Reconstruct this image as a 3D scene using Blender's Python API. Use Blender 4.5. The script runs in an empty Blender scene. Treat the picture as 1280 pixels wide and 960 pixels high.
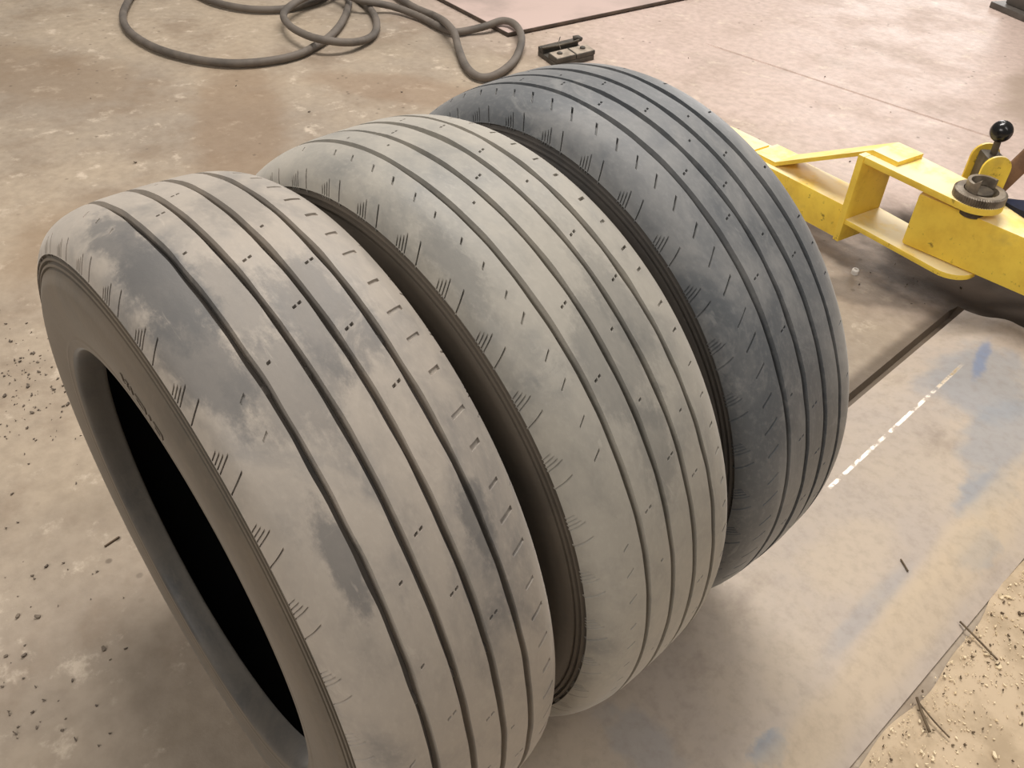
import bpy, bmesh, math, random
import numpy as np
from mathutils import Vector, Matrix
random.seed(7)
rng = np.random.default_rng(7)
PI = math.pi
scene = bpy.context.scene
COL = scene.collection

# ------------------------------------------------------------------ camera
CAM = np.array([0.5249, -0.4115, 0.9436])
CAM_PITCH, CAM_YAW, CAM_ROLL, CAM_F = 0.7026, -0.8006, 0.0332, 1048.86
_f = np.array([math.sin(CAM_YAW)*math.cos(CAM_PITCH), math.cos(CAM_YAW)*math.cos(CAM_PITCH), -math.sin(CAM_PITCH)])
_r = np.cross(_f, [0, 0, 1]); _r /= np.linalg.norm(_r); _u = np.cross(_r, _f)
_c, _s = math.cos(CAM_ROLL), math.sin(CAM_ROLL)
RIGHT, UP, FWD = _c*_r+_s*_u, -_s*_r+_c*_u, _f
cam_data = bpy.data.cameras.new('camera'); cam = bpy.data.objects.new('camera', cam_data); COL.objects.link(cam)
cam_data.sensor_width = 36.0; cam_data.lens = 36.0*CAM_F/1280.0
cam_data.clip_start = 0.02; cam_data.clip_end = 100
cam.matrix_world = Matrix([[RIGHT[i], UP[i], -FWD[i], CAM[i]] for i in range(3)]+[[0, 0, 0, 1]])
scene.camera = cam

# ------------------------------------------------------------------ world, lamps, exposure
world = bpy.data.worlds.new('world'); scene.world = world; world.use_nodes = True
wb = world.node_tree.nodes['Background']
wb.inputs['Color'].default_value = (1.0, 0.955, 0.90, 1); wb.inputs['Strength'].default_value = 0.24

def area(name, loc, target, sx, sy, power, col):
    d = bpy.data.lights.new(name, 'AREA'); d.shape = 'RECTANGLE'; d.size = sx; d.size_y = sy
    d.energy = power; d.color = col
    o = bpy.data.objects.new(name, d); COL.objects.link(o); o.location = loc
    o.rotation_euler = (Vector(target)-Vector(loc)).to_track_quat('-Z', 'Y').to_euler()
    return o
WARM = (1.0, 0.955, 0.905)
area('ceiling_or_fill_light', (-2.0, 5.0, 4.1), (-1.7, 4.5, 0), 2.4, 0.35, 92, WARM)
area('ceiling_or_fill_light', (-1.2, 1.5, 4.1), (-1.1, 1.4, 0), 2.4, 0.35, 180, WARM)
area('ceiling_or_fill_light', (0.3, -3.3, 3.1), (0.2, 0.0, 0.2), 2.4, 0.8, 76, WARM)  # unseen fill lamp added behind the camera to brighten faces turned toward it
area('ceiling_or_fill_light', (2.9, 0.3, 3.9), (1.2, 0.2, 0), 0.35, 2.4, 40, WARM)  # extra fill added on the right to lift the lower treads and cover plate
area('doorway_daylight', (-4.6, 12.5, 2.0), (-1.0, 2.0, 0.4), 3.0, 2.4, 250, (1.0, 0.96, 0.93))

vs = scene.view_settings
vs.view_transform = 'Standard'; vs.look = 'None'; vs.exposure = 0.0; vs.gamma = 1.0; vs.use_curve_mapping = False

# ------------------------------------------------------------------ helpers
def link_mesh(name, verts, faces, mat, parent=None, smooth=True, sharp=None):
    me = bpy.data.meshes.new(name); me.from_pydata([tuple(map(float, v)) for v in verts], [], faces)
    me.validate(); me.update()
    bm = bmesh.new(); bm.from_mesh(me); bmesh.ops.recalc_face_normals(bm, faces=bm.faces); bm.to_mesh(me); bm.free()
    return finish(name, me, mat, parent, smooth, sharp)
def finish(name, me, mat, parent, smooth, sharp):
    if mat: me.materials.append(mat)
    if smooth:
        me.polygons.foreach_set('use_smooth', [True]*len(me.polygons))
        if sharp is not None: me.set_sharp_from_angle(angle=math.radians(sharp))
    o = bpy.data.objects.new(name, me); COL.objects.link(o)
    if parent: o.parent = parent
    return o
def bm_obj(name, bm, mat, parent=None, smooth=True, sharp=35):
    me = bpy.data.meshes.new(name); bmesh.ops.recalc_face_normals(bm, faces=bm.faces); bm.to_mesh(me); bm.free()
    return finish(name, me, mat, parent, smooth, sharp)
def empty(name, loc=(0, 0, 0)):
    o = bpy.data.objects.new(name, None); COL.objects.link(o); o.location = loc; o.empty_display_size = .05
    return o
def tag(o, label=None, cat=None, group=None, kind=None):
    if label: o['label'] = label
    if cat: o['category'] = cat
    if group: o['group'] = group
    if kind: o['kind'] = kind
    return o
def prism(poly, z0, z1, bevel=0.0, taper=None):
    """extruded polygon given in xy; returns bmesh"""
    bm = bmesh.new()
    lo = [bm.verts.new((x, y, z0)) for x, y in poly]; hi = [bm.verts.new((x, y, z1)) for x, y in (taper or poly)]
    n = len(poly)
    bm.faces.new(lo[::-1]); bm.faces.new(hi)
    for i in range(n): bm.faces.new((lo[i], lo[(i+1) % n], hi[(i+1) % n], hi[i]))
    bmesh.ops.recalc_face_normals(bm, faces=bm.faces)
    if bevel: bmesh.ops.bevel(bm, geom=list(bm.edges), offset=bevel, segments=2, profile=.6, affect='EDGES')
    return bm
def hexa(pts, bevel=0.0, seg=2):
    """8 corner points: bottom 4 then top 4"""
    bm = bmesh.new(); v = [bm.verts.new(tuple(map(float, p))) for p in pts]
    for f in ((3, 2, 1, 0), (4, 5, 6, 7), (0, 1, 5, 4), (1, 2, 6, 5), (2, 3, 7, 6), (3, 0, 4, 7)): bm.faces.new([v[i] for i in f])
    bmesh.ops.recalc_face_normals(bm, faces=bm.faces)
    if bevel: bmesh.ops.bevel(bm, geom=list(bm.edges), offset=bevel, segments=seg, profile=.6, affect='EDGES')
    return bm
def catmull(P, n=8, closed=False):
    P = np.array(P, float); out = []
    m = len(P)
    for i in range(m-1):
        p0 = P[max(i-1, 0)]; p1 = P[i]; p2 = P[i+1]; p3 = P[min(i+2, m-1)]
        for t in np.linspace(0, 1, n, endpoint=False):
            out.append(.5*((2*p1)+(-p0+p2)*t+(2*p0-5*p1+4*p2-p3)*t*t+(-p0+3*p1-3*p2+p3)*t**3))
    out.append(P[-1]); return np.array(out)
def tube(path, r, k=12, caps=True):
    path = np.array(path, float); n = len(path)
    rr = np.full(n, r) if np.isscalar(r) else np.array(r)
    t = np.gradient(path, axis=0); t /= np.linalg.norm(t, axis=1)[:, None]
    V = []; F = []; ref = np.array([0, 0, 1.0]) if abs(t[0][2]) < .9 else np.array([1.0, 0, 0])
    for i in range(n):
        s = np.cross(t[i], ref); s /= np.linalg.norm(s); u = np.cross(s, t[i]); ref = u
        for j in range(k):
            a = 2*PI*j/k; V.append(path[i]+rr[i]*(math.cos(a)*s+math.sin(a)*u))
    for i in range(n-1):
        for j in range(k): F.append((i*k+j, i*k+(j+1) % k, (i+1)*k+(j+1) % k, (i+1)*k+j))
    if caps: F.append(tuple(range(k))[::-1]); F.append(tuple((n-1)*k+j for j in range(k)))
    return V, F
def revolve(profile, n=72, axis='Z', closed=False):
    """profile [(r, h)] about local Z"""
    V = []; F = []; m = len(profile)
    for i in range(n):
        a = 2*PI*i/n
        for r, h in profile: V.append((r*math.cos(a), r*math.sin(a), h))
    for i in range(n):
        for j in range(m-1 if not closed else m):
            j2 = (j+1) % m; i2 = (i+1) % n
            F.append((i*m+j, i2*m+j, i2*m+j2, i*m+j2))
    return V, F

# ------------------------------------------------------------------ materials
def S(c):  # sRGB 0..255 -> linear
    return tuple(((x/255)/12.92 if x/255 <= .04045 else ((x/255+.055)/1.055)**2.4) for x in c)+(1.0,)
class NT:
    def __init__(s, name):
        s.m = bpy.data.materials.new(name); s.m.use_nodes = True; s.t = s.m.node_tree; s.n = s.t.nodes
        s.b = s.n['Principled BSDF']; s.co = s.n.new('ShaderNodeTexCoord').outputs['Object']
    def l(s, a, b): s.t.links.new(a, b)
    def mapping(s, scale=(1, 1, 1), loc=(0, 0, 0)):
        m = s.n.new('ShaderNodeMapping'); m.inputs['Scale'].default_value = scale; m.inputs['Location'].default_value = loc
        s.l(s.co, m.inputs['Vector']); return m.outputs[0]
    def noise(s, scale, detail=4, rough=.55, vec=None, dist=0):
        x = s.n.new('ShaderNodeTexNoise'); x.inputs['Scale'].default_value = scale; x.inputs['Detail'].default_value = detail
        x.inputs['Roughness'].default_value = rough; x.inputs['Distortion'].default_value = dist
        s.l(vec or s.co, x.inputs['Vector']); return x.outputs['Fac']
    def voronoi(s, scale, vec=None):
        x = s.n.new('ShaderNodeTexVoronoi'); x.inputs['Scale'].default_value = scale; s.l(vec or s.co, x.inputs['Vector'])
        return x.outputs['Distance'], x.outputs['Color']
    def ramp(s, fac, lo, hi, a=0., b=1.):
        x = s.n.new('ShaderNodeMapRange'); x.interpolation_type = 'SMOOTHSTEP'
        x.inputs['From Min'].default_value = lo; x.inputs['From Max'].default_value = hi
        x.inputs['To Min'].default_value = a; x.inputs['To Max'].default_value = b
        s.l(fac, x.inputs['Value']); return x.outputs[0]
    def math(s, op, a, b=None):
        x = s.n.new('ShaderNodeMath'); x.operation = op; x.use_clamp = False
        for i, q in enumerate((a, b)):
            if q is None: continue
            if isinstance(q, (int, float)): x.inputs[i].default_value = q
            else: s.l(q, x.inputs[i])
        return x.outputs[0]
    def mix(s, fac, a, b, mode='MIX'):
        x = s.n.new('ShaderNodeMix'); x.data_type = 'RGBA'; x.blend_type = mode
        if isinstance(fac, (int, float)): x.inputs[0].default_value = fac
        else: s.l(fac, x.inputs[0])
        for i, q in ((6, a), (7, b)):
            if isinstance(q, tuple): x.inputs[i].default_value = q
            else: s.l(q, x.inputs[i])
        return x.outputs[2]
    def sep(s):
        x = s.n.new('ShaderNodeSeparateXYZ'); s.l(s.co, x.inputs[0]); return x.outputs
    def color(s, c):
        if isinstance(c, tuple): s.b.inputs['Base Color'].default_value = c
        else: s.l(c, s.b.inputs['Base Color'])
    def rough(s, r):
        if isinstance(r, (int, float)): s.b.inputs['Roughness'].default_value = r
        else: s.l(r, s.b.inputs['Roughness'])
    def bump(s, h, strength=.3, dist=.002):
        x = s.n.new('ShaderNodeBump'); x.inputs['Strength'].default_value = strength; x.inputs['Distance'].default_value = dist
        s.l(h, x.inputs['Height']); s.l(x.outputs[0], s.b.inputs['Normal'])

def ellipse_mask(N, x, y, rx, ry, rot, soft=.5, wob=.5):
    """blotch with noisy rim at world (x, y)"""
    sp = N.sep()
    dx = N.math('SUBTRACT', sp[0], x); dy = N.math('SUBTRACT', sp[1], y)
    c, s_ = math.cos(rot), math.sin(rot)
    u = N.math('DIVIDE', N.math('ADD', N.math('MULTIPLY', dx, c), N.math('MULTIPLY', dy, s_)), rx)
    w = N.math('DIVIDE', N.math('SUBTRACT', N.math('MULTIPLY', dy, c), N.math('MULTIPLY', dx, s_)), ry)
    d = N.math('SQRT', N.math('ADD', N.math('MULTIPLY', u, u), N.math('MULTIPLY', w, w)))
    d = N.math('ADD', d, N.math('MULTIPLY', N.math('SUBTRACT', N.noise(2.2/max(rx, ry), 5), .5), wob*2))
    return N.ramp(d, 1+soft/2, 1-soft/2)

def mat_floor():
    N = NT('concrete'); sp = N.sep()
    tan = S((174, 158, 138)); grey = S((155, 142, 127)); pink = S((197, 176, 165)); brown = S((132, 114, 95))
    n1 = N.noise(1.1, 7, .6); n2 = N.noise(4.5, 7, .65); n3 = N.noise(40, 5, .6); n4 = N.noise(2.3, 6, .6, N.mapping((1, 1, 1), (5, 3, 0)))
    c = N.mix(N.ramp(n1, .38, .62), tan, grey)
    yy = N.math('ADD', N.math('ADD', sp[1], N.math('MULTIPLY', sp[0], .25)), N.math('MULTIPLY', N.math('SUBTRACT', n1, .5), 1.2))
    pk = N.ramp(yy, .95, 1.6)
    c = N.mix(pk, c, pink)
    c = N.mix(N.math('MULTIPLY', N.ramp(n2, .47, .7), N.math('SUBTRACT', .6, N.math('MULTIPLY', pk, .38))), c, brown)
    c = N.mix(N.math('MULTIPLY', N.ramp(n4, .55, .75), .35), c, S((122, 110, 92)))
    c = N.mix(N.math('MULTIPLY', N.ramp(n3, .3, .75), .28), c, S((110, 98, 84)))
    c = N.mix(N.math('MULTIPLY', N.ramp(N.noise(14, 6, .7), .55, .7), .45), c, S((222, 206, 186)))
    # oil and water stains; the darkest also paints in the shade under the arm tube
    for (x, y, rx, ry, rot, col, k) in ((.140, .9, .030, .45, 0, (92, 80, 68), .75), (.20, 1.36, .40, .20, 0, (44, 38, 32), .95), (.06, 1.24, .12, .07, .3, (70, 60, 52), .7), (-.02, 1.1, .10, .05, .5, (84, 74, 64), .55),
            (-.22, 2.55, .10, .34, .2, (150, 132, 116), .75), (-1.05, .1, .35, .22, .4, (136, 112, 86), .5), (-1.55, .55, .5, .12, -.5, (128, 104, 80), .5),
            (-1.45, 1.05, .32, .1, .5, (132, 108, 86), .45), (-2.3, .25, .5, .18, .4, (134, 112, 88), .45)):
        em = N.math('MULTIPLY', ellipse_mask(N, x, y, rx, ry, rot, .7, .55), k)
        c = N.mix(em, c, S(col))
        if k > .9: N.l(N.math('SUBTRACT', .22, N.math('MULTIPLY', em, .21)), N.b.inputs['Specular IOR Level'])   # greasy dirt and painted shade kept matt
    vd, vc = N.voronoi(26); sel = N.ramp(N.noise(6, 2, .5, N.mapping((1, 1, 1), (9, 1, 0))), .5, .62)
    spots = N.math('MULTIPLY', N.ramp(vd, .16, .07), sel)
    c = N.mix(N.math('MULTIPLY', spots, .6), c, S((88, 76, 64)))
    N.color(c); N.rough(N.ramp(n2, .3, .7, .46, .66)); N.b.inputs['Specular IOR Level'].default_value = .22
    N.bump(N.math('ADD', N.noise(55, 6, .7), N.math('MULTIPLY', n2, 1.6)), .35, .0025)
    return N.m
def mat_rubber(name, dust, dark, seed, lo, hi, patch=.55, rough=.78, spots=(), mottle=1.0):
    N = NT(name)
    v = N.mapping((1, 1.6, 1), (seed*3.1, seed*1.7, seed*2.3))
    n1 = N.noise(6.5, 6, .62, v, .6); n2 = N.noise(26, 6, .65, v); n3 = N.noise(160, 3, .6, v)
    c = N.mix(N.ramp(n1, lo, hi), dust, dark)
    c = N.mix(N.math('MULTIPLY', N.ramp(n2, .45, .8), patch), c, tuple(x*.8 for x in dark[:3])+(1,))
    c = N.mix(N.math('MULTIPLY', N.ramp(n3, .45, .8), .3), c, tuple(min(1, x*1.25) for x in dust[:3])+(1,))
    pt = N.noise(13, 6, .7, N.mapping((1, 1, 1), (seed*5.3, 7, seed)), .9)
    c = N.mix(N.math('MULTIPLY', N.ramp(pt, .50, .70), patch*.8*mottle), c, dark)
    wob = N.math('MULTIPLY', N.math('SUBTRACT', N.noise(20, 7, .72, v), .5), 2.4)
    for (px, py, pz, sx, sy, sz, k) in spots:      # scuffed patches rubbed clean of dust
        vm = N.n.new('ShaderNodeVectorMath'); vm.operation = 'SUBTRACT'; N.l(N.co, vm.inputs[0]); vm.inputs[1].default_value = (px, py, pz)
        v2 = N.n.new('ShaderNodeVectorMath'); v2.operation = 'DIVIDE'; N.l(vm.outputs[0], v2.inputs[0]); v2.inputs[1].default_value = (sx, sy, sz)
        v3 = N.n.new('ShaderNodeVectorMath'); v3.operation = 'LENGTH'; N.l(v2.outputs[0], v3.inputs[0])
        c = N.mix(N.math('MULTIPLY', N.ramp(N.math('ADD', v3.outputs['Value'], wob), 1.25, .65), k), c, tuple(x*.72 for x in dark[:3])+(1,))
    c = N.mix(N.math('MULTIPLY', N.ramp(pt, .44, .32), .45), c, tuple(min(1, x*1.18) for x in dust[:3])+(1,))
    sc = N.noise(9, 5, .6, N.mapping((1, 4.5, 1), (seed, 2, 4)), 1.2)
    c = N.mix(N.math('MULTIPLY', N.ramp(sc, .66, .7), .28), c, tuple(min(1, x*1.35) for x in dust[:3])+(1,))
    N.color(c); N.rough(N.ramp(n1, .3, .7, rough+.08, rough-.1)); N.b.inputs['Specular IOR Level'].default_value = .5
    N.b.inputs['Sheen Weight'].default_value = .3; N.b.inputs['Sheen Roughness'].default_value = .45; N.b.inputs['Sheen Tint'].default_value = (1, .95, .88, 1)   # dusty film
    N.bump(N.math('ADD', N.math('MULTIPLY', n2, .8), N.math('MULTIPLY', n3, .35)), .3, .0012)
    return N.m
def mat_simple(name, c, c2=None, scale=20, rough=.6, metal=0., lo=.4, hi=.65, bump=.15, spec=.5):
    N = NT(name)
    if c2: N.color(N.mix(N.ramp(N.noise(scale, 6, .62), lo, hi), c, c2))
    else: N.color(c)
    N.rough(rough); N.b.inputs['Metallic'].default_value = metal; N.b.inputs['Specular IOR Level'].default_value = spec
    N.bump(N.noise(scale*4, 5, .6), bump, .001)
    return N.m
def mat_yellow():
    N = NT('yellow_paint')
    n1 = N.noise(14, 7, .65); n2 = N.noise(45, 6, .7); n3 = N.noise(9, 5, .6, N.mapping((1, 1, 1), (4, 4, 4)))
    c = N.mix(N.ramp(n1, .4, .7), S((250, 216, 84)), S((232, 194, 72)))
    c = N.mix(N.math('MULTIPLY', N.ramp(n3, .55, .75), .5), c, S((178, 150, 84)))
    c = N.mix(N.math('MULTIPLY', N.ramp(n2, .60, .70), .75), c, S((104, 80, 36)))
    # settled shop dust on upward faces
    g = N.n.new('ShaderNodeNewGeometry'); s3 = N.n.new('ShaderNodeSeparateXYZ'); N.l(g.outputs['True Normal'], s3.inputs[0])
    up = N.math('MULTIPLY', N.ramp(s3.outputs[2], .75, .98), N.ramp(N.noise(11, 6, .65, N.mapping((1, 1, 1), (2, 7, 1))), .34, .58, .25, .85))
    c = N.mix(up, c, S((244, 228, 186)))
    N.color(c); N.rough(.5); N.b.inputs['Specular IOR Level'].default_value = .4
    N.bump(N.math('ADD', n1, N.math('MULTIPLY', n2, .5)), .25, .0015)
    return N.m
def mat_cover():
    N = NT('worn_painted_steel'); sp = N.sep()
    n1 = N.noise(3.2, 7, .62); n2 = N.noise(9, 7, .65, N.mapping((1, .6, 1), (1, 2, 3))); n3 = N.noise(60, 5, .65)
    c = N.mix(N.ramp(n1, .38, .64), S((178, 164, 151)), S((188, 172, 153)))
    c = N.mix(N.math('MULTIPLY', N.ramp(n2, .55, .75), .5), c, S((132, 116, 102)))
    for (x, y, rx, ry, k) in ((.28, .97, .085, .12, .65), (.36, .86, .05, .12, .6), (.40, .72, .03, .07, .75), (.435, .60, .025, .05, .8), (.405, .13, .016, .03, .9),
                              (.30, .03, .05, .03, .35), (.385, .40, .014, .10, .3)):
        m = ellipse_mask(N, x, y, rx, ry, 0, .7, .7)
        c = N.mix(N.math('MULTIPLY', m, k), c, S((140, 145, 152)))
    for (x, y, rx, ry, k) in ((.250, 1.03, .011, .065, .75),):
        c = N.mix(N.math('MULTIPLY', ellipse_mask(N, x, y, rx, ry, .25, .9, .8), k), c, S((112, 128, 158)))
    for (x, y, rx, ry, k) in ((.43, .35, .03, .4, .6), (.41, .62, .02, .25, .5), (.32, .45, .05, .1, .4)):
        c = N.mix(N.math('MULTIPLY', ellipse_mask(N, x, y, rx, ry, 0, .9, .7), k), c, S((198, 178, 150)))
    c = N.mix(N.math('MULTIPLY', N.ramp(n3, .4, .75), .25), c, S((120, 106, 92)))
    # the bare edge polished by feet and wheels along the bend
    e = N.math('ABSOLUTE', N.math('SUBTRACT', sp[0], .2335))
    bare = N.math('MULTIPLY', N.ramp(e, .004, .002), N.ramp(N.math('ADD', N.noise(24, 5, .7), N.math('MULTIPLY', sp[1], .38)),  .74, .84))
    bare = N.math('MULTIPLY', bare, N.ramp(sp[1], 1.0, .97))
    c = N.mix(bare, c, S((226, 216, 204)))
    N.color(c); N.l(N.math('MULTIPLY', bare, .8), N.b.inputs['Metallic'])
    N.rough(N.math('SUBTRACT', N.ramp(n1, .3, .7, .5, .62), N.math('MULTIPLY', bare, .22)))
    N.bump(N.math('ADD', N.math('MULTIPLY', n3, .5), n2), .3, .0015)
    return N.m

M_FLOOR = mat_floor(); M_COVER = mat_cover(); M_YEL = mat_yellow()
TREAD = [mat_rubber('dusty_rubber_tread', S((162, 152, 140)), S((108, 106, 104)), 1, .46, .78, .35, .62, [
    (-.02, -.062, .311, .06, .016, .03, .8), (.05, -.060, .308, .06, .02, .03, .9), (.11, -.066, .288, .05, .02, .04, .75), (.09, -.03, .306, .045, .018, .03, .45),
    (.121, .015, .296, .05, .03, .03, .6), (.15, -.03, .28, .04, .03, .04, .5), (.235, -.055, .205, .03, .010, .06, .7), (.253, .040, .193, .03, .012, .03, .75), (-.01, .02, .32, .04, .025, .02, .3)], .5),
         mat_rubber('dusty_rubber_tread', S((160, 154, 143)), S((118, 117, 113)), 2, .44, .76, .35, .62, [
    (.108, -.074, .288, .05, .012, .04, .5), (.22, -.012, .23, .05, .03, .07, .45), (.20, .02, .25, .06, .018, .06, .4), (.27, -.012, .17, .03, .02, .05, .4)], .55),
         mat_rubber('dark_rubber_tread', S((128, 127, 125)), S((86, 89, 92)), 3, .28, .54, .35, .55, (), .6)]
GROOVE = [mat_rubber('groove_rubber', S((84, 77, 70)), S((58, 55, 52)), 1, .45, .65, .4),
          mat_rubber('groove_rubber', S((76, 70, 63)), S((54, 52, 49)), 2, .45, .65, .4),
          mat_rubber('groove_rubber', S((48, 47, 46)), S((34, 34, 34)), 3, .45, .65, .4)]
SIDE = [mat_rubber('sidewall_rubber', S((98, 86, 71)), S((82, 73, 61)), 4, .42, .68, .25, .7),
        mat_rubber('sidewall_rubber', S((100, 90, 78)), S((80, 73, 64)), 5, .42, .68, .25, .7),
        mat_rubber('sidewall_rubber', S((92, 86, 80)), S((70, 68, 66)), 6, .42, .68, .25, .7)]
M_BEAD = mat_rubber('bead_rubber', S((92, 86, 78)), S((58, 58, 58)), 7, .4, .65, .4, .62)
M_LINER = mat_simple('inner_liner_rubber', S((30, 29, 28)), S((22, 22, 22)), 12, .8)
M_HOSE = mat_simple('hose_rubber', S((106, 97, 88)), S((84, 77, 70)), 9, .7)
M_BLACK = mat_simple('black_plastic', S((22, 21, 21)), None, 20, .22)
M_STEEL = mat_simple('dusty_steel', S((150, 138, 122)), S((112, 101, 88)), 30, .45, .4)
M_DKSTEEL = mat_simple('dark_oily_steel', S((74, 66, 56)), S((98, 88, 74)), 40, .5, .3)
M_RUST = mat_simple('rusty_brown_steel', S((126, 90, 58)), S((98, 68, 44)), 25, .7)
M_NAVY = mat_simple('navy_cloth', S((34, 40, 64)), S((24, 28, 46)), 40, .9)
M_SHEET = mat_simple('pinkish_dusty_sheet', S((190, 168, 159)), S((160, 143, 134)), 2.2, .5, 0, .45, .7)
M_EDGE = mat_simple('dark_sheet_edge', S((70, 60, 52)), S((96, 82, 70)), 12, .7)
M_WHITE = mat_simple('white_plastic', S((236, 230, 222)), None, 30, .45)
M_DUST = mat_simple('compacted_sawdust', S((192, 171, 143)), S((168, 148, 121)), 16, .9, 0, .4, .66, .4)
M_CHIP = mat_simple('wood_shaving', S((230, 212, 178)), S((204, 182, 146)), 30, .8)
M_TWIG = mat_simple('dark_twig', S((84, 68, 50)), S((104, 88, 66)), 60, .8)
M_CRUMB = mat_simple('rubber_crumb', S((92, 82, 72)), S((118, 106, 92)), 60, .9)
M_GREYP = mat_simple('dark_grey_paint', S((92, 86, 80)), S((74, 68, 62)), 12, .55)
M_BLOCK = mat_simple('dark_grey_block', S((82, 76, 68)), S((60, 56, 50)), 30, .6)
M_BLOCKTOP = mat_simple('dusty_block_top', S((168, 154, 138)), S((136, 124, 110)), 30, .7)

# ------------------------------------------------------------------ the floor
jy = 2.078
xs = [-7, -1.16, -1.1, -.6, -.2, -.14, .1, .132, .137, .147, .1515, .156, .2, 5]
ys = [-4, -.9, -.88, 0, .6, 1.17, 1.2, jy-.006, jy-.003, jy+.003, jy+.006, 9]
def floor_z(x, y):
    if abs(y-jy) < .004 and -1.11 < x < -.19: return -.004     # sawn joint
    if .134 < x < .155 and -.89 < y < 1.18: return -.014        # open gap along the cover plate
    return 0.0
V = [(x, y, floor_z(x, y)) for y in ys for x in xs]; nx = len(xs)
F = [(i*nx+j, i*nx+j+1, (i+1)*nx+j+1, (i+1)*nx+j) for i in range(len(ys)-1) for j in range(nx-1)]
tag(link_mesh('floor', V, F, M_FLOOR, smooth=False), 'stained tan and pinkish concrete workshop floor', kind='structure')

# bent steel cover over the lift hoses: left ramp, flat, right ramp
def cover_plate():
    prof = catmull([(.152, .0035), (.170, .0075), (.190, .0115), (.215, .0165)], 4).tolist()
    for k in range(9):   # rounded bend
        a = math.radians(14*(1-k/8)); prof.append((.224+.012*(k/8)*1.6, .0182+.0012*math.sin(PI/2*k/8)))
    prof += [(.30, .0196), (.36, .0196), (.40, .0194), (.408, .0186), (.418, .0165), (.445, .0095), (.474, .003)]
    th = .003; top = prof; bot = [(x, max(z-th, .0004)) for x, z in prof][::-1]
    ring = top+bot; n = len(ring); V = []; F = []
    yl = np.linspace(-.75, 1.19, 60)
    for i, y in enumerate(yl):
        for j, (x, z) in enumerate(ring):
            sk = (y-.17)*.03 if x > .41 else 0
            wav = .0012*math.sin(y*5+1)*(1 if x > .41 else .5)
            V.append((x+sk+(wav if x < .17 or x > .45 else 0), y+(.006*math.sin(x*60) if i == len(yl)-1 else 0), z+.0006*math.sin(y*9+x*20)*(1 if .21 < x < .41 else 0)))
    for i in range(len(yl)-1):
        for j in range(n): F.append((i*n+j, i*n+(j+1) % n, (i+1)*n+(j+1) % n, (i+1)*n+j))
    F.append(tuple(range(n))); F.append(tuple((len(yl)-1)*n+j for j in range(n)))
    o = link_mesh('cover_plate', V, F, M_COVER, smooth=True, sharp=40)
    tag(o, 'long low bent steel cover plate with worn blue paint beside the tires', 'metal plate')
cover_plate()

# ------------------------------------------------------------------ tires
R0 = .32
_cr = np.array([(0, .32), (.03, .3195), (.046, .3183), (.056, .3166), (.066, .3136), (.0745, .3092), (.081, .3036), (.0855, .2975), (.089, .2905)])
_cs = catmull(_cr, 12)
def crown(a): return float(np.interp(abs(a), _cs[:, 0], _cs[:, 1]))
GA = [-.0446, -.0151, .0137, .0414]
def sines(seed, amp, freqs=(5, 9, 17, 31)):
    r = np.random.default_rng(seed); ph = r.uniform(0, 2*PI, len(freqs)); am = r.uniform(.3, 1, len(freqs))
    return lambda t: amp*sum(a*np.sin(f*t+p) for a, f, p in zip(am, freqs, ph))/len(freqs)*2

def rib_mesh(a0, a1, sipes, shear, seed, wall0=True, wall1=True, wear=.0):
    """tread rib between axial a0 and a1; sipes: (theta, half width m, start a, end a, depth)"""
    eps_a = .0005
    rows = set(np.round(np.linspace(a0, a1, max(5, int(abs(a1-a0)/.0035))), 5).tolist())
    for (_, _, s0, s1, _) in sipes:
        for q in (s0-eps_a, s0, s1, s1+eps_a):
            if a0 < q < a1: rows.add(round(q, 5))
    rows = sorted(rows)
    cols = []
    for (t, hw, _, _, _) in sipes:
        h = hw/R0; e = .0005/R0; cols += [t-h-e, t-h, t+h, t+h+e]
    base = np.linspace(0, 2*PI, 240, endpoint=False)
    cols = np.mod(np.array(cols), 2*PI)
    keep = [b for b in base if len(cols) == 0 or np.min(np.abs(np.angle(np.exp(1j*(cols-b))))) > .006]
    cols = np.unique(np.round(np.concatenate([cols, keep]), 6))
    A = np.array(rows); nc = len(cols); nr = len(A)
    rad = np.array([crown(a) for a in A])
    edge = sines(seed, .0006, (7, 13, 29, 47)); edge2 = sines(seed+1, .0006, (6, 15, 27, 51)); flat = sines(seed+2, .0005, (3, 5, 8))
    AA = np.repeat(A[:, None], nc, 1); TT = np.repeat(cols[None, :], nr, 0)
    RR = np.repeat(rad[:, None], nc, 1)+flat(cols)[None, :]*wear
    if wall0: AA[0] += edge(cols)
    if wall1: AA[-1] += edge2(cols)
    D = np.zeros((nr, nc))
    for (t, hw, s0, s1, dep) in sipes:
        h = hw/R0; dt = np.abs(np.angle(np.exp(1j*(cols-t))))
        ci = np.where(dt <= h+1e-5)[0]; ri = np.where((A >= s0-1e-6) & (A <= s1+1e-6))[0]
        if len(ci) and len(ri): D[np.ix_(ri, ci)] = np.maximum(D[np.ix_(ri, ci)], dep)
    RR = RR-D
    TT = TT+shear*(AA-(a0+a1)/2)/R0
    if wall0: AA = np.vstack([AA[0]-.0012, AA]); TT = np.vstack([TT[0], TT]); RR = np.vstack([np.full(nc, .3080), RR])
    if wall1: AA = np.vstack([AA, AA[-1]+.0012]); TT = np.vstack([TT, TT[-1]]); RR = np.vstack([RR, np.full(nc, .3080)])
    nr = AA.shape[0]
    V = np.stack([RR*np.cos(TT), AA, RR*np.sin(TT)], -1).reshape(-1, 3)
    F = [(j*nc+i, j*nc+(i+1) % nc, (j+1)*nc+(i+1) % nc, (j+1)*nc+i) for j in range(nr-1) for i in range(nc)]
    return V, F
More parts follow.
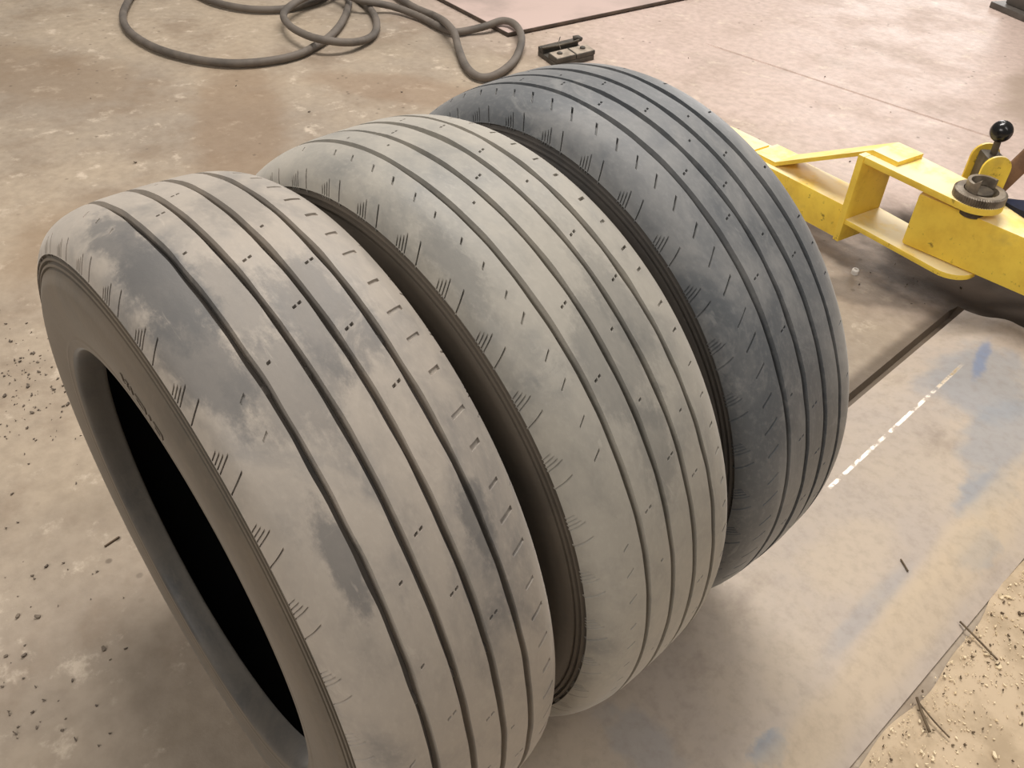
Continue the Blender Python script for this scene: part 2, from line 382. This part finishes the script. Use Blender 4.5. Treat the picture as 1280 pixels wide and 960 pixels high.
def lathe_y(profile, n=180):
    V = []; F = []; m = len(profile)
    for i in range(n):
        t = 2*PI*i/n
        for a, r in profile: V.append((r*math.cos(t), a, r*math.sin(t)))
    for i in range(n):
        for j in range(m-1): F.append((i*m+j, ((i+1) % n)*m+j, ((i+1) % n)*m+j+1, i*m+j+1))
    return V, F

def make_tire(k, label, loc, yaw, camber, cfg):
    root = empty('car_tire', (0, 0, 0))
    tag(root, label, 'tire', 'three worn tires standing in a row')
    r = random.Random(100+k)
    tm, gm, sm = TREAD[k], GROOVE[k], SIDE[k]
    gw = cfg['gw']
    NP = 72; pitch = 2*PI/NP
    lefts = [-.0895+.0005]+[g+gw for g in GA]; rights = [g-gw for g in GA]+[.089]
    jit = [r.uniform(-.12, .12)*pitch for _ in range(NP)]
    # ribs from the near (left) side to the far side
    for q in range(5):
        sip = []
        a0, a1 = lefts[q], rights[q]
        w = a1-a0
        if q in (0, 4):
            sgn = 1 if q == 4 else -1
            for p in range(NP):
                t = p*pitch+jit[p]
                c = cfg['near' if q == 0 else 'far']
                if r.random() < c['prob']:
                    L = r.choice(c['len']); mid = c['mid']*sgn
                    sip.append((t, c['hw']*r.uniform(.7, 1.2), round(mid-L/2, 4), round(mid+L/2, 4), c['dep']*r.uniform(.6, 1.2)))
            for p in range(NP//2):     # shoulder notches: groups of four and single slits
                t = p*2*pitch+.03
                for j, L in enumerate((.0025, .0035, .0045, .0065)):
                    tt = t+(.00-j*.0115)
                    s = sorted((sgn*.0883, sgn*(.0883-L)))
                    sip.append((tt, .00034, round(s[0], 4), round(s[1], 4), .0040))
                s = sorted((sgn*.0883, sgn*.0800))
                sip.append((t+.09, .00042, round(s[0], 4), round(s[1], 4), .0045))
        else:
            for p in range(NP):
                if (p+q) % 2: continue
                t = p*pitch+jit[p]
                if r.random() < cfg['cprob']:
                    m = a0+w*(.68 if (p//2) % 2 else .38)
                    m = round(m, 4)
                    sip.append((t, .0007, m-.0034, m-.0010, .0035))
                    if r.random() < .65: sip.append((t, .0007, m+.0013, m+.0036, .0035))
        V, F = rib_mesh(a0, a1, sip, {0: .95, 4: .25}.get(q, .35), 10*k+q, q > 0, q < 4, 1.0)
        link_mesh('shoulder_rib' if q in (0, 4) else 'tread_rib', V, F, tm, root, True, 32)
    # groove floors with raised wear bars
    n = 720; prof = np.linspace(-.058, .058, 30); V = []; F = []
    for i in range(n):
        t = 2*PI*i/n
        bar = any(abs(((math.degrees(t)-c+180) % 360)-180) < .9 for c in cfg['bars'])
        for a in prof:
            rr = .3115-.0006*(a/.05)**2-cfg['gd']+(.0022 if bar else 0)
            V.append((rr*math.cos(t), a, rr*math.sin(t)))
    m = len(prof)
    for i in range(n):
        for j in range(m-1): F.append((i*m+j, ((i+1) % n)*m+j, ((i+1) % n)*m+j+1, i*m+j+1))
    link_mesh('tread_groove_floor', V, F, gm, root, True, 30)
    # sidewalls with two moulded ridges under the shoulder
    half = [(.0890, .2906), (.0862, .2896), (.0862, .2882), (.0893, .2874), (.0897, .2856), (.0868, .2848), (.0868, .2834), (.0902, .2826), (.0908, .2806), (.0888, .2799), (.0888, .2789), (.0912, .2782)]
    half += catmull([(.0912, .2782), (.0935, .274), (.0985, .265), (.1005, .252), (.1000, .240), (.0980, .229), (.0958, .2215)], 6)[1:].tolist()
    half += [(.0962, .2205), (.0962, .2185), (.0952, .2175), (.0948, .2135), (.0938, .2112)]
    beadp = catmull([(.0938, .2112), (.0915, .2085), (.085, .2062), (.075, .2045), (.0690, .2036), (.0672, .2048), (.0680, .208), (.0715, .214)], 4).tolist()
    liner = catmull([(.0715, .214), (.080, .228), (.0865, .246), (.084, .270), (.070, .292), (.045, .3005), (0, .3025), (-.045, .3005), (-.070, .292), (-.084, .270), (-.0865, .246), (-.080, .228), (-.0715, .214)], 5).tolist()
    for sg in (-1, 1):
        kb = .55 if sg < 0 else .1      # standing side by side the inner sidewalls are pressed flatter
        V, F = lathe_y([(sg*(a if a < .0938 or rr < .2118 else .0938+(a-.0938)*kb), rr) for a, rr in half], 240)
        sw = link_mesh('sidewall', V, F, sm, root, True, 28)
        V, F = lathe_y([(sg*a, rr) for a, rr in beadp], 180)
        link_mesh('bead', V, F, M_BEAD, root, True, 50)
        if sg < 0 and cfg.get('letters'):
            V = []; F = []
            def box_on(t0, t1, r0, r1, h=.0009):
                b = len(V)
                for (t, rr) in ((t0, r0), (t1, r0), (t1, r1), (t0, r1)):
                    aa = float(np.interp(rr, [x[1] for x in half[::-1]], [x[0] for x in half[::-1]])); aa = -(aa if aa < .0938 else .0938+(aa-.0938)*kb)
                    V.append((rr*math.cos(t), aa+.0008, rr*math.sin(t)))
                for (t, rr) in ((t0, r0), (t1, r0), (t1, r1), (t0, r1)):
                    aa = float(np.interp(rr, [x[1] for x in half[::-1]], [x[0] for x in half[::-1]])); aa = -(aa if aa < .0938 else .0938+(aa-.0938)*kb)
                    V.append((rr*math.cos(t), aa-h, rr*math.sin(t)))
                for f in ((0, 1, 2, 3), (4, 5, 6, 7), (0, 1, 5, 4), (1, 2, 6, 5), (2, 3, 7, 6), (3, 0, 4, 7)): F.append(tuple(b+x for x in f))
            d = math.radians
            box_on(d(83), d(82.4), .2385, .246); box_on(d(82.4), d(81.9), .2385, .240)
            box_on(d(81.2), d(80.7), .2385, .246); box_on(d(80.7), d(80.1), .2445, .246); box_on(d(80.7), d(80.1), .2385, .240)
            box_on(d(79.4), d(78.9), .2385, .246)
            box_on(d(77.6), d(77.1), .2385, .246); box_on(d(77.1), d(74.6), .2445, .246); box_on(d(77.1), d(74.6), .2385, .240); box_on(d(74.6), d(74.1), .2385, .246)
            box_on(d(73), d(72.4), .240, .2445)
            box_on(d(71.3), d(70.8), .2385, .246); box_on(d(70.8), d(68.9), .2445, .246); box_on(d(70.8), d(68.9), .2385, .240); box_on(d(68.9), d(68.4), .2385, .246)
            link_mesh('raised_lettering', V, F, sm, sw, False)
    V, F = lathe_y(liner, 120)
    link_mesh('inner_liner', V, F, M_LINER, root, True)
    root.location = loc
    ax = Vector((-math.sin(yaw)*math.cos(camber), math.cos(yaw)*math.cos(camber), math.sin(camber)))
    e1 = Vector((math.cos(yaw), math.sin(yaw), 0)); e2 = e1.cross(ax)
    root.matrix_world = Matrix([[e1[i], ax[i], e2[i], loc[i]] for i in range(3)]+[[0, 0, 0, 1]])
    return root
make_tire(0, 'nearest of three standing tires, dusty and worn bald with an open hub hole', (-.0112, -.2012, .3205), -.0310, -.0094,
          dict(gw=.0031, gd=.0006, bars=(102, 62, 20, 150, 200, 250, 300, 340), cprob=.5, letters=True,
               near=dict(prob=.12, len=(.004, .006), mid=.060, hw=.0010, dep=.0012),
               far=dict(prob=.96, len=(.010, .012, .014), mid=.063, hw=.0014, dep=.002)))
make_tire(1, 'middle tire of the standing row, grey and dusty between two others', (0, 0, .3205), 0.0, 0.0,
          dict(gw=.0030, gd=.0012, bars=(97, 52, 10, 140, 190, 240, 290), cprob=.6,
               near=dict(prob=.8, len=(.004, .006), mid=.060, hw=.0007, dep=.003),
               far=dict(prob=.95, len=(.006, .008), mid=.062, hw=.0009, dep=.003)))
make_tire(2, 'farthest and darkest tire of the row, beside the yellow lift arm', (-.0032, .2137, .3205), -.0194, .0073,
          dict(gw=.0033, gd=.0022, bars=(110, 66, 22, 150, 200, 250, 300), cprob=.65,
               near=dict(prob=.97, len=(.010, .013), mid=.063, hw=.0009, dep=.004),
               far=dict(prob=.6, len=(.005, .007), mid=.062, hw=.0007, dep=.003)))

# ------------------------------------------------------------------ yellow lift arm
def frame(o, yaw):
    u = np.array([math.cos(yaw), math.sin(yaw), 0]); w = np.array([-math.sin(yaw), math.cos(yaw), 0])
    return lambda x, y, z: np.array([o[0], o[1], 0])+x*u+y*w+np.array([0, 0, z])
def fbox(fr, x0, x1, y0, y1, z0, z1, bev=.0015, dz=0.0):
    """box in a frame; dz lowers the top at x1"""
    return hexa([fr(x0, y0, z0), fr(x1, y0, z0), fr(x1, y1, z0), fr(x0, y1, z0), fr(x0, y0, z1), fr(x1, y0, z1-dz), fr(x1, y1, z1-dz), fr(x0, y1, z1)], bev)
arm = empty('lift_arm', (.1, 1.17, 0))
tag(arm, 'yellow steel vehicle lift arm with fork joint and gear ring behind the dark tire', 'lift arm')
def part(name, bm, mat, sharp=35, parent=None):
    p = parent or arm
    bmesh.ops.translate(bm, verts=bm.verts, vec=-Vector(arm.location))
    return bm_obj(name, bm, mat, p, True, sharp)
def part_vf(name, V, F, mat, sharp=35, parent=None):
    V = np.array(V, float)-np.array(arm.location)
    return link_mesh(name, V, F, mat, parent or arm, True, sharp)
# main tube running off to the right
ft = frame((.003, 1.152), -.02)
part('main_tube', fbox(ft, 0, .75, 0, .115, .103, .212, .006, .02), M_YEL)
part('tube_end_opening', fbox(ft, -.0012, .0, .012, .103, .113, .202, 0), M_DKSTEEL)
# fork: top and bottom plates with rounded end, and the upright end plate
fk = frame((-.122, 1.158), -.19)
def fork_poly(w0, cx, cy, rad, y0=0.0, n=14):
    pts = [(0, y0)]
    a0 = -PI/2-.04
    for i in range(n+1):
        a = a0+(PI+.1)*i/n; pts.append((cx+rad*math.cos(a), cy+rad*math.sin(a)))
    pts.append((0, w0)); return pts
def fork_plate(name, z0, z1, cx, cy, rad, w0):
    poly = [tuple(fk(x, y, 0)[:2]) for x, y in fork_poly(w0, cx, cy, rad)]
    return part(name, prism(poly, z0, z1, .0015), M_YEL)
RC = fk(.218, .048, 0)
fork_plate('fork_top_plate', .225, .238, .218, .048, .046, .105)
fork_plate('fork_bottom_plate', .090, .101, .218, .050, .048, .105)
part('fork_end_plate', fbox(fk, -.014, .000, -.002, .107, .048, .2385, .0015), M_YEL)
# pin, gear ring and washer
V, F = revolve([(.0, .205), (.0215, .205), (.0215, .252), (.020, .2535), (.0, .2535)], 40)
part_vf('pivot_pin', [(x+RC[0], y+RC[1], z) for x, y, z in V], F, M_DKSTEEL)
nt = 64; V = []; F = []
for i in range(nt*2):
    a = 2*PI*i/(nt*2); ro = .0455 if i % 2 else .0425
    for rr, z in ((.029, .2375), (ro, .2375), (ro, .2515), (.041, .2535), (.030, .2535)):
        V.append((RC[0]+rr*math.cos(a), RC[1]+rr*math.sin(a), z))
for i in range(nt*2):
    for j in range(5): F.append((i*5+j, ((i+1) % (nt*2))*5+j, ((i+1) % (nt*2))*5+(j+1) % 5, i*5+(j+1) % 5))
part_vf('gear_ring', V, F, M_STEEL, 30)
# half collar standing inside the ring
V = []; F = []; n = 28
for i in range(n+1):
    a = math.radians(60+215*i/n)
    h = .270 if i < n-3 else .270+.010*(i-(n-3))/3
    for rr, z in ((.0225, .2535), (.0285, .2535), (.0285, h), (.0225, h)): V.append((RC[0]+rr*math.cos(a), RC[1]+rr*math.sin(a), z))
for i in range(n):
    for j in range(4): F.append((i*4+j, (i+1)*4+j, (i+1)*4+(j+1) % 4, i*4+(j+1) % 4))
F.append((0, 1, 2, 3)); F.append(tuple(n*4+j for j in range(4)))
part_vf('pin_collar', V, F, M_STEEL, 30)
# extension arm to the left, lower than the fork
fa = frame((-.137, 1.165), PI-.15)     # x runs to the left
part('extension_sleeve', fbox(fa, 0, .40, -.092, 0, .049, .125, .005), M_YEL)
part('extension_tube', fbox(fa, .38, .80, -.092, -.008, .055, .124, .004), M_YEL)
part('sleeve_collar', fbox(fa, .275, .402, -.078, .001, .1245, .1305, .0015), M_YEL)
# diagonal brace strap: flat foot, sloping run, flat head on the fork
def strap():
    pa = [fa(.262, -.012, .1252), fa(.200, -.012, .1252)]; pb = [fk(.0, .02, .2382), fk(.060, .02, .2382)]
    path = [pa[0], pa[1], pb[0], pb[1]]
    wa = fa(0, -1, 0)-fa(0, 0, 0); wb = fk(0, 1, 0)-fk(0, 0, 0)
    ws = [wa, wa, wb, wb]; V = []; F = []
    for p, w in zip(path, ws):
        for s, h in ((0, 0), (.076, 0), (.076, .0095), (0, .0095)): V.append(p+w*s+np.array([0, 0, h]))
    for i in range(3):
        for j in range(4): F.append((i*4+j, i*4+(j+1) % 4, (i+1)*4+(j+1) % 4, (i+1)*4+j))
    F.append((0, 1, 2, 3)); F.append((12, 13, 14, 15))
    part_vf('brace_strap', V, F, M_YEL, 12)
strap()
# locking lever: two cheeks, rocker, stem and ball knob
fl_ = frame((.062, 1.243), -.3)
def cheek(y):
    pts = []
    for i in range(13):
        a = PI*i/12; pts.append((.0+.026*math.cos(a), .272+.026*math.sin(a)))
    pts = [(.026, .212)]+pts+[(-.026, .212)]
    bm = bmesh.new(); lo = [bm.verts.new(tuple(fl_(x, y, z))) for x, z in pts]; hi = [bm.verts.new(tuple(fl_(x, y+.005, z))) for x, z in pts]
    bm.faces.new(lo); bm.faces.new(hi[::-1]); m = len(pts)
    for i in range(m): bm.faces.new((lo[i], lo[(i+1) % m], hi[(i+1) % m], hi[i]))
    return part('lever_cheek', bm, M_YEL)
fl_ = frame((.075, 1.243), .75)
cheek(-.031); cheek(.026)
part('lever_rocker', fbox(fl_, -.018, .016, -.022, .022, .218, .290, .006), M_DKSTEEL)
p0 = fl_(0, 0, .275); p1 = np.array([.073, 1.243, .318])
V, F = tube(np.array([p0+(p1-p0)*t for t in np.linspace(0, 1, 6)]), .0062, 12)
lv = part_vf('lever_stem', V, F, M_DKSTEEL)
bm = bmesh.new(); bmesh.ops.create_uvsphere(bm, u_segments=28, v_segments=18, radius=.0195)
bmesh.ops.translate(bm, verts=bm.verts, vec=Vector(p1+(p1-p0)/np.linalg.norm(p1-p0)*.014))
part('ball_knob', bm, M_BLACK, 60, lv)
# flat rusty bar rising from the lever bracket
def bar():
    a = np.array([.098, 1.250, .222]); b = np.array([.150, 1.40, .38])
    d = (b-a)/np.linalg.norm(b-a); w = np.cross(d, [.5, -.5, .6]); w /= np.linalg.norm(w); h = np.cross(d, w)
    W, H = .016, .006
    part('pull_bar', hexa([a-w*W-h*H, b-w*W-h*H, b+w*W-h*H, a+w*W-h*H, a-w*W+h*H, b-w*W+h*H, b+w*W+h*H, a+w*W+h*H], .0015), M_RUST)
bar()

# ------------------------------------------------------------------ pixel to floor helper used for small things measured on the floor
def on_floor(px, py, z=0.0):
    d = RIGHT*(px-640)/CAM_F-UP*(py-480)/CAM_F+FWD
    return CAM+d*((z-CAM[2])/d[2])

# navy rag on the main tube
def rag():
    c = on_floor(1254, 248, .215); pts = []
    n = 14; V = []; F = []
    L = np.array([.16, .015]); W = np.array([.02, .085])
    for i in range(n):
        for j in range(n):
            s = i/(n-1); q = j/(n-1)-.5
            x, y = c[:2]+L*s+W*q*(.08+s)*1.9
            z = .2145-.02*(max(x-.003, 0)/.75)+.045*s*(1-abs(q)*1.2)+.006*math.sin(7*q+9*s)*s+.003
            V.append((x, y, z))
    m = len(V)
    for i in range(n):
        for j in range(n): x, y, z = V[i*n+j]; V.append((x, y, .2125-.02*max(x-.003, 0)/.75))
    for i in range(n-1):
        for j in range(n-1):
            F.append((i*n+j, i*n+j+1, (i+1)*n+j+1, (i+1)*n+j)); F.append((m+i*n+j, m+(i+1)*n+j, m+(i+1)*n+j+1, m+i*n+j+1))
    for i in range(n-1):
        for j in (0, n-1): F.append((i*n+j, (i+1)*n+j, m+(i+1)*n+j, m+i*n+j))
        for j in (0, n-1): F.append((j*n+i, j*n+i+1, m+j*n+i+1, m+j*n+i))
    tag(link_mesh('folded_rag', V, F, M_NAVY, None, True, 50), 'dark navy blue pointed cloth lying on the yellow arm tube', 'cloth')
rag()

# ------------------------------------------------------------------ metal sheet lying at the back
def sheet():
    c = np.array([-1.616, 1.592]); d1 = np.array([-.987, .156]); d2 = np.array([.13, .9915])
    L1, L2 = 1.1, 1.25
    q = [c, c+d2*L2, c+d1*L1+d2*L2, c+d1*L1]
    bm = bmesh.new(); n = 8
    V = []; F = []
    root = empty('metal_sheet', (c[0], c[1], 0)); tag(root, 'pinkish dusty flat metal sheet lying on the floor behind the hose', 'metal sheet')
    def slab(z0, z1, inset, mat, name):
        P = [c+d1*(s*(L1-2*inset)+inset)+d2*(t*(L2-2*inset)+inset) for s, t in ((0, 0), (0, 1), (1, 1), (1, 0))]
        P = [tuple(p-c) for p in P]
        return bm_obj(name, prism(P, z0, z1, .0008), mat, root)
    slab(.004, .014, 0, M_EDGE, 'sheet_edge'); slab(.0142, .0155, .002, M_SHEET, 'sheet_face')
    slab(.0, .004, .02, M_EDGE, 'bottom_batten')
sheet()

# ------------------------------------------------------------------ hoses
def hose(name, pts, label, r=.0122):
    P = np.array([on_floor(x, y, z) for x, y, z in pts])
    path = catmull(P, 9); path[:, 2] = np.maximum(path[:, 2], r+.0005)
    V, F = tube(path, r, 14)
    tag(link_mesh(name, V, F, M_HOSE, None, True, 60), label, 'hose', 'hoses on the floor behind the tires')
z0, z1 = .0155, .047
hose('rubber_hose', [(418, -14, z0), (400, -1, z0), (380, 6, z0), (350, 11.5, z0), (310, 11, z0), (270, 3, z0), (240, -10, z0), (200, -22, z0), (170, -10, z0), (157, 8, z0), (154, 25, z0), (165, 42, z0),
      (195, 60, z0), (240, 73, z0), (285, 79, z0), (330, 77, z0), (370, 69, z0), (395, 57, z0), (415, 43, z0), (430, 23, z0), (436, 2, z0), (430, -12, .025),
      (405, -10, z1), (375, 0, z1), (355, 16, z1), (361, 31, z1), (381, 43, z1), (405, 50, z1), (440, 53, .030), (464, 46, z0), (471, 31, z0), (465, 14, z0), (449, -1, z0), (425, -20, z0)],
     'dark grey rubber hose in a wide open loop with a small coil')
hose('rubber_hose', [(420, -14, .048), (446, -1, .048), (490, 8, .024), (525, 21, z0), (548, 33, z0), (566, 40, z0), (585, 38, z0), (606, 33, .024), (628, 26, .033), (644, 31, .034), (652, 48, .032),
      (646, 70, z0), (632, 86, z0), (613, 96, z0), (596, 95, z0), (582, 82, z0), (573, 60, .02), (568, 42, z1), (558, 29, z1), (544, 20, z0), (520, 10, z0), (497, -4, z0), (480, -20, z0)],
     'dark grey rubber hose doubled back in a teardrop loop beside the metal sheet')

# ------------------------------------------------------------------ small dark block with loose bolts
def block():
    o = np.array([-1.300, 1.508]); root = empty('clamp_block', (o[0], o[1], 0))
    tag(root, 'small dark slotted block with loose bolts on top behind the far tire', 'block')
    fr = lambda x, y, z: np.array([0.101*y*0, 0, 0])+x*np.array([-.95, .31, 0])+y*np.array([.10, .995, 0])+np.array([0, 0, z])
    def bx(name, x0, x1, y0, y1, za, zb, mat, b=.002): return bm_obj(name, fbox(fr, x0, x1, y0, y1, za, zb, b), mat, root)
    bx('base', 0, .135, 0, .155, 0, .016, M_BLOCK)
    bx('front_bar', 0, .062, 0, .078, .0165, .031, M_BLOCK); bx('front_bar', 0, .062, .081, .158, .0165, .030, M_BLOCK)
    bx('rear_bar', .10, .135, 0, .150, .0165, .029, M_BLOCK)
    bx('dust_cap', .003, .059, .003, .075, .031, .0318, M_BLOCKTOP, 0); bx('dust_cap', .003, .059, .084, .155, .030, .0308, M_BLOCKTOP, 0)
    for y in (.03, .125):
        V, F = revolve([(0, .0318), (.009, .0318), (.009, .036), (.006, .037), (0, .037)], 12); c = fr(.034, y, 0)
        link_mesh('bolt_head', [(x+c[0], yy+c[1], z) for x, yy, z in V], F, M_BLOCK, root, True, 40)
    V, F = tube([fr(.10, -.005, .034), fr(.085, .05, .036), fr(.080, .11, .038), fr(.085, .15, .038)], .0048, 8)
    link_mesh('loose_rod', V, F, M_DKSTEEL, root, True, 50)
    V, F = tube([fr(.125, .085, .046), fr(.095, .06, .040), fr(.06, .05, .034)], .0016, 6)
    link_mesh('thin_wire', V, F, M_DKSTEEL, root)
    V, F = tube([fr(.105, .128, .040), fr(.095, .142, .044), fr(.08, .150, .041)], [.009, .008, .006], 8)
    link_mesh('rod_head', V, F, M_BLOCK, root)
block()

# ------------------------------------------------------------------ equipment base in the far right corner
def post():
    root = empty('equipment_post', (-.45, 3.5, 0)); tag(root, 'dark grey equipment column on a flange at the upper right corner', 'equipment')
    fr = frame((0, 0), -.47); off = np.array([-.45, 3.5, 0])
    a = on_floor(1236, 9, 0)[:2]; fb = frame((a[0]-off[0], a[1]-off[1]), -.47)
    bm_obj('flange', fbox(fb, 0, .60, 0, .5, 0, .022, .003), M_GREYP, root)
    bm_obj('column', fbox(fb, .035, .56, .035, .46, .022, .9, .006), M_GREYP, root)
    for x, y in ((.018, .10), (.018, .4), (.2, .018), (.4, .018)):
        c = fb(x, y, 0); V, F = revolve([(0, .022), (.011, .022), (.011, .031), (.008, .033), (0, .033)], 6)
        link_mesh('anchor_bolt', [(p+c[0], q+c[1], z) for p, q, z in V], F, M_DKSTEEL, root, True, 30)
post()

# ------------------------------------------------------------------ little things on the floor
def lie(name, pts, r, mat, label, cat, k=6):
    V, F = tube(catmull(pts, 4), r, k); return tag(link_mesh(name, V, F, mat), label, cat)
c = on_floor(1068, 342)
V, F = revolve([(0, 0), (.0075, 0), (.0075, .009), (.006, .011), (.0045, .0112), (.0045, .006), (0, .006)], 16)
o = tag(link_mesh('plastic_cap', V, F, M_WHITE, None, True, 35), 'tiny white plastic cap on the floor between tire and yellow arm', 'cap'); o.location = (c[0], c[1], 0)
def fpts(P, z): return [on_floor(x, y, zz) for (x, y), zz in zip(P, z if isinstance(z, list) else [z]*len(P))]
lie('twig', fpts([(1200, 777), (1220, 797), (1247, 825)], [.009, .010, .009]), .0014, M_TWIG, 'long thin dark twig on the sawdust', 'twig')
lie('twig', fpts([(1146, 872), (1153, 892), (1162, 915)], [.009, .010, .009]), .0020, M_TWIG, 'thick short dark splinter on the sawdust near the bottom edge', 'twig')
lie('twig', fpts([(1150, 880), (1168, 902), (1187, 922)], [.010, .011, .009]), .0011, M_TWIG, 'fine twig crossing the thick splinter on the sawdust', 'twig')
lie('twig', fpts([(1126, 699), (1131, 707), (1135, 714)], .0212), .0012, M_TWIG, 'short dark splinter lying on the steel cover plate', 'twig')
lie('twig', fpts([(131, 683), (140, 677), (149, 671)], .0015), .0015, M_TWIG, 'short dark splinter on bare concrete left of the nearest tire', 'twig')

# sawdust layer to the right of the cover plate
def dust_layer():
    nx, ny = 90, 150; V = []; F = []
    ph = rng.uniform(0, 6.28, 12); kx = rng.uniform(8, 60, 12); ky = rng.uniform(8, 60, 12)
    for i in range(nx+1):
        for j in range(ny+1):
            y = -.5+1.75*j/ny
            xe = .4775+(y-.17)*.03+.004*math.sin(17*y+1)+.003*math.sin(41*y)+.006*math.sin(6*y)
            x = xe+(1.25-xe)*(i/nx)**1.5
            h = sum(math.sin(a*x+b*y+p) for a, b, p in zip(kx, ky, ph))/12
            z = .0040+.0022*h+.0004*rng.standard_normal()
            z *= min(1, .45+(x-xe)/.02)
            V.append((x, y, max(z, .0012)))
    for i in range(nx):
        for j in range(ny): a = i*(ny+1)+j; F.append((a, a+ny+1, a+ny+2, a+1))
    tag(link_mesh('sawdust_layer', V, F, M_DUST), 'trodden layer of tan sawdust and dirt along the cover plate', 'sawdust', kind='stuff')
dust_layer()
def flakes(name, n, place, size, mat, label, cat, z, flat=.25):
    V = []; F = []
    for _ in range(n):
        x, y = place(); s = size(); a = rng.uniform(0, 6.28); el = rng.uniform(.25, .8)
        u = np.array([math.cos(a), math.sin(a), rng.normal(0, .25)]); w = np.array([-math.sin(a), math.cos(a), rng.normal(0, .25)])
        c0 = np.array([x, y, z(x, y)]); b = len(V); bend = rng.uniform(0, .5)*s
        hgt = np.array([0, 0, max(s*flat, .0006)])
        for q, up in ((-1, bend), (0, 0), (1, bend)):
            wd = el*.5 if q == 0 else el*.3
            for sg in (-1, 1):
                V.append(c0+u*s*q*.5+w*s*wd*sg+np.array([0, 0, up*.5])); V.append(V[-1]+hgt)
        for k in (0, 1):
            p = b+k*4
            F += [(p, p+2, p+6, p+4), (p+1, p+5, p+7, p+3), (p, p+4, p+5, p+1), (p+2, p+3, p+7, p+6)]
        F += [(b, b+1, b+3, b+2), (b+8, b+10, b+11, b+9)]
    return tag(link_mesh(name, V, F, mat, None, False), label, cat, kind='stuff')
def dust_place():
    y = rng.uniform(-.1, 1.0); e = .481+(y-.17)*.03
    return e+abs(rng.normal(0, .06))+(.0 if rng.random() < .75 else rng.uniform(0, .3)), y
flakes('wood_shavings', 2800, dust_place, lambda: float(np.clip(rng.lognormal(-6.35, .5), .001, .009)), M_CHIP, 'scattered pale wood shavings on the sawdust', 'shavings', lambda x, y: .0055)
flakes('dirt_crumbs', 380, dust_place, lambda: float(np.clip(rng.lognormal(-6.0, .4), .001, .006)), M_TWIG, 'dark dirt crumbs among the wood shavings', 'crumbs', lambda x, y: .0055, .5)
def crumb_place():
    q = rng.random()
    if q < .5: p = on_floor(rng.normal(45, 35), rng.normal(480, 35))
    elif q < .8: p = on_floor(rng.uniform(-20, 160), rng.uniform(420, 940))
    elif q < .9: p = on_floor(rng.normal(1150, 25), rng.normal(345, 20))
    else: p = on_floor(rng.uniform(100, 1280), rng.uniform(20, 330))
    return p[0], p[1]
flakes('rubber_crumbs', 260, crumb_place, lambda: float(np.clip(rng.lognormal(-5.85, .45), .0012, .007)), M_CRUMB, 'dark rubber crumbs scattered on the concrete', 'crumbs', lambda x, y: .0003, .4)
